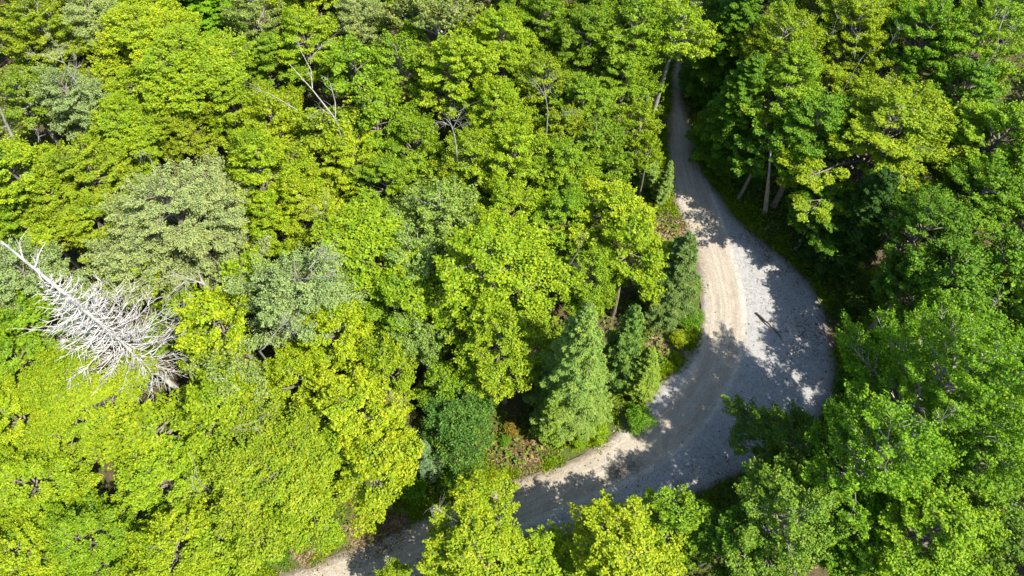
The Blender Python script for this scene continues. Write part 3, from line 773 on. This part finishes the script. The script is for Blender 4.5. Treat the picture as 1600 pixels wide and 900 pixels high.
 ('maple', 1495, 215, 50, LIME, 'lime crown tucked against the right flank of the huge upper right maple'),
 ('maple', 740, 400, 40, GRN, 'green crown peeking out at the left shoulder of the big starry maple'),
 ('maple', 705, 500, 42, DEEP, 'shaded green crown between the two brightest central maples on their left'),
 ('maple', 560, 450, 44, MID, 'green crown right of the grey green tree with dead limbs, below the dense light one'),
 ('poplar', 1500, 522, 58, MID, 'green tip rising at the very top of the largest poplar', 14.5),
 ('maple', 310, 562, 40, LIME, 'lime crown against the lower right end of the dead conifer', 10),
 ('maple', 285, 478, 40, LIME, 'lime crown behind the dead conifer, under the pale crossing limbs', 9),
 ('maple', 250, 520, 40, GRN, 'green undergrown crown seen through the lower branches of the dead conifer', 5),
 ('maple', 470, 690, 45, LIME, 'lime crown between the two wide smooth crowns and the golden maple'),
  ('maple', 1018, 235, 20, LIME, 'narrow lime crown at the left road edge beside the small blue spruces'),
]
for kind, px, py, r, tint, lab, *hh in T:
    nm = {'maple': 'maple_tree', 'flat': 'beech_tree', 'oak': 'oak_tree', 'poplar': 'poplar_tree', 'silver': 'poplar_tree', 'sparse': 'birch_tree', 'hemlock': 'hemlock_tree', 'pine': 'pine_tree'}[kind]
    place(kind, px, py, r, tint, lab, nm, grow=1.2, H=hh[0] if hh else None)

# conifers and small trees with a measured height: foot and tip in the photo
def conifer(base, tip, rpx, tint, label, name='spruce_tree', kind='spruce', pick=None, Hf=None):
    """foot of the tree seen at base, its tip at tip"""
    b, kb = at(*base)
    lo, hi = 1.0, 30.0
    for _ in range(40):                                  # the height that brings the tip to the row seen
        h = (lo + hi) / 2
        d = Vector((b.x, b.y, h)) - Vector((0, 0, CAM_H))
        dep = d.y * math.sin(TILT) - d.z * math.cos(TILT); up = d.y * math.cos(TILT) + d.z * math.sin(TILT)
        if 450 - FPX * up / dep < tip: hi = h
        else: lo = h
    R = rpx * kb / FPX * .95
    p_ = PROTO[kind][pick if pick is not None else 0]
    e = bpy.data.objects.new(name, None); COL.objects.link(e)
    s = R / p_['R']
    e.location = (b.x, b.y, 0); e.scale = (s, s, h / p_['H']); e.rotation_euler = (0, 0, RS.uniform(0, 6))
    link('trunk', p_['wood'], None, e); c = link('crown', p_['crown'], None, e); c.color = (*tint, 1)
    tag(e, label, 'tree'); return e, h
conifer((884, 648), 476, 72, BLUE, 'tall pale blue spruce at the inner side of the bend, biggest of the spruces', pick=0)
conifer((958, 590), 478, 44, (.12, .23, .045), 'slender green spruce close to the right of the tall blue spruce', pick=2)
conifer((1030, 485), 366, 56, (.10, .175, .045), 'dark full spruce right beside the sunny part of the road', pick=2)
conifer((1004, 285), 218, 22, BLUE, 'small blue spruce above the bend, upper of two beside the road', pick=1)
conifer((1030, 312), 252, 18, BLUE, 'small blue spruce, lower of two beside the road', pick=1)
conifer((988, 250), 150, 20, (.13, .22, .05), 'narrow green young spruce among lime crowns by the far road', pick=1)
conifer((992, 608), 545, 34, (.15, .25, .03), 'bright green young fir on the inner corner of the bend', 'fir_tree', pick=1)
conifer((640, 690), 612, 40, (.17, .20, .07), 'small olive pine with a brown bottom, left of the round teal tree', 'pine_tree', pick=2)
conifer((676, 738), 690, 24, (.12, .21, .11), 'small pale bluish fir below left of the round teal tree', 'fir_tree', pick=1)
place('round', 720, 668, 60, TEAL, 'round teal green cedar above the lower road', 'cedar_tree', grow=1.05, H=10.5)
place('round', 665, 640, 34, (.085, .15, .03), 'shaded young cedar behind the round teal one', 'cedar_tree', grow=1.0)

conifer((858, 676), 610, 30, (.15, .26, .03), 'young green fir leaning on the lower left side of the tall blue spruce', 'fir_tree', pick=1)
# shrubs and saplings
def shrub(px, py, r, tint, lab, h=None, name='shrub', cat='shrub'):
    pos, k = at(px, py, 1.0); p_ = RS.choice(PROTO['bush'])
    s = r * k / FPX / p_['R']
    e = bpy.data.objects.new(name, None); COL.objects.link(e); pos, _ = at(px, py, p_['zc'] * s * .8)
    e.location = (pos.x, pos.y, 0); e.scale = (s, s, s * .8); e.rotation_euler = (0, 0, RS.uniform(0, 6))
    link('stem', p_['wood'], None, e); c = link('foliage', p_['crown'], None, e); c.color = (*tint, 1)
    tag(e, lab, cat)
for a in [
 (1322, 405, 26, LIME, 'small sunlit lime shrub in the dark hollow right of the bend'),
 (1362, 438, 16, LIME, 'tiny sunlit shrub low in the dark hollow right of the bend'),
 (1368, 524, 28, MID, 'bright sapling standing alone between the bend and the largest poplar'),
 (1390, 488, 16, GOLD, 'golden speck of a shrub above the lone bright sapling'),
 (1300, 372, 30, DEEP, 'dark shrub on the verge above the sunlit lime shrub'),
 (1345, 470, 32, DARK, 'dark shrub in the shade between the two sunlit ones'),
 (1340, 600, 30, DEEP, 'dark green shrub where the verge meets the dark tree by the bend'),
 (1310, 645, 24, DEEP, 'low dark shrub behind the dark tree by the bend'),
 (1262, 300, 30, DEEP, 'dark shrub on the verge under the shoulder maple'),
 (1170, 275, 22, DEEP, 'dark low shrub beside the bare pale roadside trunk'),
 (1140, 775, 24, DARK, 'very dark shrub at the outer lower corner of the bend'),
 (1075, 500, 22, GRN, 'green shrub at the foot of the dark roadside spruce'),
 (1062, 532, 14, GOLD, 'small yellow red shrub on the inner corner of the bend'),
 (790, 690, 10, GRN, 'single green tuft on the pink needle litter'),
 (800, 672, 13, (.24, .14, .03), 'small rusty leaved shrub above the pink needle litter'),
 (640, 760, 28, GRN, 'green shrub at the lower road edge under the golden maple'),
 (700, 745, 18, GRN, 'low green shrub between the teal cedar and the road'),
 (930, 672, 20, LIME, 'yellow green weed clump below the tall blue spruce on the verge'),
 (905, 690, 14, LIME, 'smaller weed clump on the verge below the tall blue spruce'),
 (635, 165, 16, (.34, .15, .03), 'small rusty sapling in a dark hollow of the upper middle forest'),
 (895, 20, 14, (.34, .14, .04), 'rusty sapling at the top edge between green crowns'),
 (430, 860, 26, DEEP, 'dark shrub at the hidden lower end of the road'),
 (525, 838, 16, LIME, 'small lime shrub on the bank of the lower road'),
 (1000, 655, 22, GRN, 'green shrub at the right foot of the young fir on the bend'),
]: shrub(*a)

# ---------------------------------------------------------------- the dead conifer and bare limbs
def project(v):
    d = Vector(v) - Vector((0, 0, CAM_H))
    dep = d.y * math.sin(TILT) - d.z * math.cos(TILT); up = d.y * math.cos(TILT) + d.z * math.sin(TILT)
    return 800 + FPX * d.x / dep, 450 - FPX * up / dep
rs = np.random.default_rng(77)
top, _ = at(2, 377, 25.0)
snag = bpy.data.objects.new('dead_spruce', None); COL.objects.link(snag); snag.location = (top.x, top.y, 0)
tag(snag, 'bare white dead spruce bristling with leafless branches, tip at the left border', 'dead tree')
tb = Tubes(); tb.add([(0, 0, -1.3), (.05, 0, 6), (0, .06, 12), (.08, 0, 17), (0, 0, 22)], [.22, .20, .155, .115, .045], 9)
tk = tb.mesh('dead_trunk'); link('trunk', tk, M_DEAD, snag); snag.scale = (1.08, 1.08, 25 / 22)
nbr = 185
for i in range(nbr):
    f = (i + .5) / nbr
    z = 6.3 + 11.5 * f ** .98
    L = (4.9 * (1 - f) ** .85 + .4) * rs.uniform(.55, 1.15)
    an = i * 2.39996 + rs.normal(0, .3)
    dr = np.array([math.cos(an), math.sin(an), 0])
    t = Tubes(); st = dr * .12; droop = rs.uniform(-.50, -.02) * (1.15 - f)
    pts = []
    for k in range(6):
        s_ = k / 5
        pts.append(tuple(st + dr * L * s_ + np.array([0, 0, droop * L * s_ + .42 * L * s_ ** 2.2]) + rs.normal(0, .035 * L * s_, 3)))
    t.add(pts, [.037, .032, .027, .021, .015, .007], 4)
    for k in range(int(4 + L * 2.6)):
        s_ = rs.uniform(.2, .95); q = int(s_ * 5); w_ = s_ * 5 - q
        p0 = np.array(pts[q]) * (1 - w_) + np.array(pts[min(q + 1, 5)]) * w_
        sd = np.array([-dr[1], dr[0], 0]) * rs.choice([-1, 1])
        l2 = L * rs.uniform(.10, .26) + .1
        p2 = p0 + (dr * .75 + sd * rs.uniform(.3, .9) + np.array([0, 0, rs.uniform(-.2, .45)])) * l2
        t.add([tuple(p0), tuple((p0 + p2) / 2 + rs.normal(0, .02, 3)), tuple(p2)], [.022, .016, .007], 3)
    b = link('branch', t.mesh('branch'), M_DEAD, snag); b.location = (0, 0, z)
for (z, an, L) in [(19.3, 1.3, 1.5), (20.2, 1.9, 1.2), (18.6, 2.2, 1.4), (18.9, -.8, 1.0), (20.9, 2.6, .9), (12.3, 3.3, 4.6)]:
    t = Tubes(); dr = np.array([math.cos(an), math.sin(an), .25])
    P_ = bend((0, 0, 0), dr * L, rs, .12, 5, .03); t.add(P_, [.06, .05, .04, .03, .02, .008], 5)
    for k in range(7):
        p0 = np.array(P_[1 + k % 5]); p2 = p0 + rs.normal(0, .3, 3) + dr * .35
        t.add([tuple(p0), tuple(p2)], [.018, .004], 3)
    b = link('branch', t.mesh('branch'), M_DEAD, snag); b.location = (0, 0, z)

def limb_tree(path, h0, h1, r0, forks, label, mat, seed, name='bare_tree'):
    """a leafless pale stem; path: photo points from low to high, forks: sub-paths starting on it"""
    r_ = np.random.default_rng(seed)
    def up(P, a, b): return [at(px, py, a + (b - a) * i / (len(P) - 1))[0] for i, (px, py) in enumerate(P)]
    main = up(path, h0, h1)
    foot = main[0].copy(); foot.z = 0
    e = bpy.data.objects.new(name, None); COL.objects.link(e); e.location = foot
    tag(e, label, 'dead tree')
    t = Tubes(); loc = [p - foot for p in main]; n = len(loc)
    if r0 < .16: r0 *= .62
    t.add([(0, 0, -1.3)] + loc, [r0 * 1.3] + [r0 * (1 - .75 * i / (n - 1)) for i in range(n)], 7)
    link('trunk', t.mesh('bare_trunk'), mat, e)
    for fk in forks:
        P, a, b, rr = fk; rr *= .6
        q = [p - foot for p in up(P, a, b)]
        t = Tubes(); m = len(q); t.add(q, [rr * (1 - .8 * i / (m - 1)) for i in range(m)], 5)
        for k in range(18):
            i = r_.integers(1, m); p0 = np.array(q[i]) * .6 + np.array(q[i - 1]) * .4
            dd = np.array(q[i] - q[i - 1]); dd /= max(np.linalg.norm(dd), .01)
            p2 = p0 + (dd * .8 + r_.normal(0, .55, 3)) * r_.uniform(.4, 1.1)
            t.add(bend(p0, p2, r_, .15, 3), [rr * .35, rr * .25, rr * .18, rr * .06], 3)
        link('branch', t.mesh('branch'), mat, e)
limb_tree([(525, 190), (522, 183), (488, 140), (452, 100)], 13.5, 17.5, .13,
   [([(524, 183), (524, 160), (516, 130), (510, 120)], 13.6, 16.5, .07), ([(488, 138), (486, 110), (468, 75), (466, 65)], 15.2, 18.2, .09),
    ([(485, 100), (487, 88), (505, 70), (520, 62)], 16.2, 18, .06), ([(465, 172), (445, 160), (420, 146), (400, 138)], 15, 16.5, .06), ([(520, 180), (500, 170), (480, 185)], 13.8, 15, .04)],
   'leafless white forked tree standing above the crowns in the upper left middle', M_TWIG, 1)
limb_tree([(712, 225), (710, 212), (705, 195), (697, 186)], 13.5, 17, .11,
   [([(707, 198), (690, 190), (678, 192)], 15.5, 17, .05), ([(708, 200), (718, 180), (728, 162)], 15.2, 17.8, .06), ([(709, 203), (725, 192), (735, 190)], 15, 17, .05), ([(706, 198), (700, 180), (712, 168)], 15.6, 18, .04)],
   'small spray of bare white limbs under the upright lime maple', M_TWIG, 2)
limb_tree([(856, 175), (854, 160), (851, 140), (848, 128)], 14, 18.5, .08,
   [([(854, 158), (845, 138), (836, 125)], 15.5, 18.5, .04), ([(854, 152), (862, 135), (868, 118)], 16, 18.8, .04), ([(870, 182), (886, 176), (900, 174)], 14.5, 16.5, .05)],
   'fan of thin bleached twigs topping an olive crown in the upper middle', M_TWIG, 3)
limb_tree([(460, 455), (455, 447), (470, 436), (505, 432), (535, 430)], 12, 17.5, .10,
   [([(505, 433), (520, 425), (538, 425)], 16.2, 17.8, .05), ([(505, 433), (522, 438), (540, 440)], 16.2, 17.8, .05), ([(482, 420), (496, 405), (505, 390), (510, 388)], 15.5, 17.5, .06), ([(498, 405), (512, 402), (525, 402)], 16.5, 17.5, .05)],
   'pair of bleached dead limbs lying over the grey green tree', M_TWIG, 4)
limb_tree([(405, 548), (413, 543), (422, 530), (437, 512)], 11.5, 14.5, .12,
   [([(437, 513), (447, 503), (455, 498)], 14.4, 15.4, .06), ([(437, 513), (440, 500), (446, 488)], 14.4, 15.8, .05), ([(440, 512), (452, 518), (462, 522)], 14.3, 15, .05)],
   'curved bare pale limb below the grey green tree with dead limbs', M_TWIG, 5)
limb_tree([(330, 466), (326, 455), (316, 440), (308, 422)], 9.5, 13.5, .22,
   [([(318, 443), (300, 437), (285, 432), (268, 425)], 12, 14, .13), ([(292, 438), (275, 450), (257, 468)], 12.2, 12.6, .11), ([(290, 440), (290, 455), (300, 466)], 12.4, 12, .06), ([(330, 462), (334, 450), (336, 440)], 10, 12, .07)],
   'thick pale stem with crossing limbs emerging under the big grey oak', M_PALE, 6)
limb_tree([(28, 235), (18, 210), (8, 190), (0, 168)], 9, 15, .2,
   [([(18, 212), (2, 222), (-8, 226)], 11, 12.5, .06), ([(60, 222), (60, 208), (56, 200)], 11, 13, .06)],
   'thick bleached bare stems at the left border under the upper left crowns', M_DEAD, 7)
limb_tree([(128, 150), (118, 125), (108, 110), (98, 95)], 11, 15.5, .17,
   [([(116, 118), (120, 100), (118, 88)], 13.6, 15.6, .08), ([(98, 95), (90, 70), (70, 50)], 15.5, 18.5, .06), ([(100, 98), (75, 88), (40, 82)], 15.5, 17.5, .06), ([(105, 108), (120, 130), (100, 140)], 14.6, 14, .05)],
   'white forked trunk spreading in a dark gap of the upper left corner', M_PALE, 8)
limb_tree([(868, 442), (878, 425), (892, 410), (905, 390)], 8, 13, .18,
   [([(890, 412), (897, 412), (905, 414)], 11, 12, .06), ([(900, 398), (908, 380), (912, 366)], 12.2, 14.5, .07)],
   'leaning exposed grey brown trunk in a dark gap right of the central maple', M_BARK, 9)
limb_tree([(1376, 215), (1384, 200), (1390, 182), (1398, 168)], 12, 18, .10,
   [([(1384, 200), (1394, 190), (1404, 180)], 13.5, 16.5, .05), ([(1430, 225), (1442, 230), (1455, 234)], 13, 13.6, .04)],
   'thin pale limb showing inside the huge upper right maple', M_BARK, 10)
limb_tree([(1474, 582), (1478, 570), (1480, 545), (1476, 535)], 14, 19.5, .14,
   [([(1478, 550), (1460, 545), (1440, 530)], 17, 18.6, .07), ([(1478, 548), (1488, 535), (1495, 530)], 17, 18.8, .05), ([(1480, 560), (1500, 555), (1515, 552)], 17, 18.6, .04)],
   'white limbs fanning out near the top of the largest right tree', M_PALE, 11)
limb_tree([(1452, 675), (1456, 662), (1466, 648), (1462, 640)], 14, 18, .14,
   [([(1455, 668), (1438, 660), (1424, 655)], 16.5, 18.6, .07), ([(1462, 658), (1478, 652), (1492, 640)], 16.5, 18.6, .06)],
   'short pale forked limb in the middle of the largest right tree', M_PALE, 12)
limb_tree([(1522, 128), (1545, 98), (1558, 75), (1562, 40)], 11, 19, .12,
   [([(1558, 78), (1575, 60), (1590, 35)], 15.5, 19.5, .07), ([(1562, 45), (1572, 15), (1585, -10)], 18.5, 20, .05)],
   'long leaning pale trunk crossing the top right corner', M_PALE, 13)
limb_tree([(1345, 92), (1352, 84), (1368, 76), (1372, 70)], 14.5, 18, .07,
   [([(1335, 92), (1338, 70), (1345, 50)], 15, 18.5, .04), ([(1390, 70), (1398, 55), (1410, 40)], 16, 19, .04), ([(1300, 60), (1304, 40), (1312, 20)], 15.5, 18.5, .03)],
   'bare pale twigs rising through the yellow tinged crown at the top', M_TWIG, 14)
limb_tree([(1538, 506), (1545, 500), (1548, 485), (1542, 474)], 9, 12, .12,
   [([(1545, 492), (1536, 500), (1530, 505)], 11, 11.4, .07), ([(1547, 484), (1554, 476), (1556, 470)], 12, 12.8, .08)],
   'broken pale stub in the dark gap above the largest right tree', M_TWIG, 15)
limb_tree([(316, 758), (309, 748), (304, 725), (297, 705)], 10, 14, .05,
   [([(308, 745), (314, 755), (320, 762)], 11, 11.5, .03), ([(305, 735), (300, 750), (303, 762)], 12, 11.5, .03)],
   'thin hanging pale twigs in a dark hole of the lower left forest', M_TWIG, 16)
limb_tree([(362, 672), (375, 664), (390, 662), (408, 656)], 13, 14.5, .05,
   [([(366, 668), (385, 672), (405, 668)], 13.2, 14.4, .04), ([(398, 660), (410, 650), (418, 648)], 14.2, 15, .03)],
   'bare horizontal twigs under the white patched crown', M_TWIG, 17)
limb_tree([(1196, 328), (1199, 300), (1202, 270), (1204, 235)], .4, 10, .26, [], 'bare pale roadside trunk right of the verge with no low branches', M_PALE, 18)
limb_tree([(1112, 226), (1116, 212), (1119, 200)], .4, 4, .22, [], 'short pale trunk under the dark drooping hemlock', M_PALE, 19)
limb_tree([(505, 340), (507, 325), (502, 308)], 12, 15.5, .05, [([(507, 328), (498, 335), (494, 322)], 13, 14, .03), ([(507, 325), (513, 318), (512, 305)], 13.5, 15, .03)], 'thin upright dead twig above the grey green tree', M_TWIG, 20)
limb_tree([(243, 268), (236, 250), (230, 238), (240, 240)], 12, 15, .06, [([(232, 244), (224, 240), (218, 246)], 14.4, 14.8, .03)], 'short hooked white stick above the big grey oak', M_TWIG, 21)
limb_tree([(672, 795), (690, 800), (700, 806), (715, 815)], 13, 14.5, .06, [([(690, 800), (682, 792), (676, 790)], 14, 15.4, .04)], 'bare grey twig at the left tip of the left yellow maple', M_PALE, 22)

# dark bent tube with side twigs, laid on the gravel
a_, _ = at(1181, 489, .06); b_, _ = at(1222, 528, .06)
e = bpy.data.objects.new('dark_stick', None); COL.objects.link(e); e.location = a_
tag(e, 'dark twiggy stick shape lying on the gravel of the bend', 'branch')
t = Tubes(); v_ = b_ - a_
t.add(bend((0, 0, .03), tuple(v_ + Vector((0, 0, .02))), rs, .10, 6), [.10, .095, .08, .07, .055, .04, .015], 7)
link('stem', t.mesh('stick_stem'), M_DARK, e)
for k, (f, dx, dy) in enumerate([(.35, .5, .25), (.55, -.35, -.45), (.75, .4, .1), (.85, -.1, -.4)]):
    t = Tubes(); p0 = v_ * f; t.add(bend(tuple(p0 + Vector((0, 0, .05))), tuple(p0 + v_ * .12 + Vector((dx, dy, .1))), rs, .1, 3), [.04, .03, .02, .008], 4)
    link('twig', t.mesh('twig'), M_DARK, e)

# ---------------------------------------------------------------- the forest goes on all round, outside the picture
rw = np.random.default_rng(3); allV = []; allv = []; allc = []
src = []
for k_ in ('maple', 'poplar', 'flat'):
    me = PROTO[k_][1]['crown']; n = len(me.vertices); a = np.empty(n * 3, np.float32); me.vertices.foreach_get('co', a)
    src.append((a.reshape(-1, 4, 3), PROTO[k_][1]['R']))
pos = []
def shown(x, y):
    px, py = project((x, y, 12)); return -55 < px < 1640 and -70 < py < 985
for gx_ in np.arange(-96, 97, 7.7):
    for gy_ in np.arange(-34, 132, 7.7):
        x = gx_ + rw.uniform(-2, 2); y = gy_ + rw.uniform(-2, 2)
        if shown(x, y): continue
        px, py = project((x, y, 12))
        if not (-500 < px < 2100 and -300 < py < 2400): continue
        if float(road_sd(np.array([x]), np.array([y]))[0]) < 4: continue
        pos.append((x, y))
for (x, y) in pos:
    L, R_ = src[rw.integers(len(src))]
    px, py = project((x, y, 12)); near = -150 < px < 1750 and -150 < py < 1060
    L = L[rw.integers(0, 6)::6] if near else L[::16]
    c0 = L.mean(1, keepdims=True); Q = c0 + (L - c0) * (2.1 if near else 3.3)
    an = rw.uniform(0, 6.28); s_ = rw.uniform(1.0, 1.25)
    Rm = np.array([[math.cos(an), -math.sin(an), 0], [math.sin(an), math.cos(an), 0], [0, 0, 1]])
    Q = (Q.reshape(-1, 3) @ Rm.T) * [s_, s_, s_ * rw.uniform(.8, .95)] + [x, y, 0]
    allV.append(Q); n = len(Q) // 4
    allv.append(np.repeat(rw.uniform(0, 1, n), 4)); allc.append(np.full(n * 4, rw.uniform(0, 1)))
wo = link('woodland', leaf_mesh('woodland', [(np.concatenate(allV), np.concatenate(allv), np.concatenate(allc))]), M_LEAF)
wo.color = (.17, .30, .006, 1); tag(wo, 'the same green broadleaf woodland carrying on all around the road bend', 'woodland', kind='stuff')
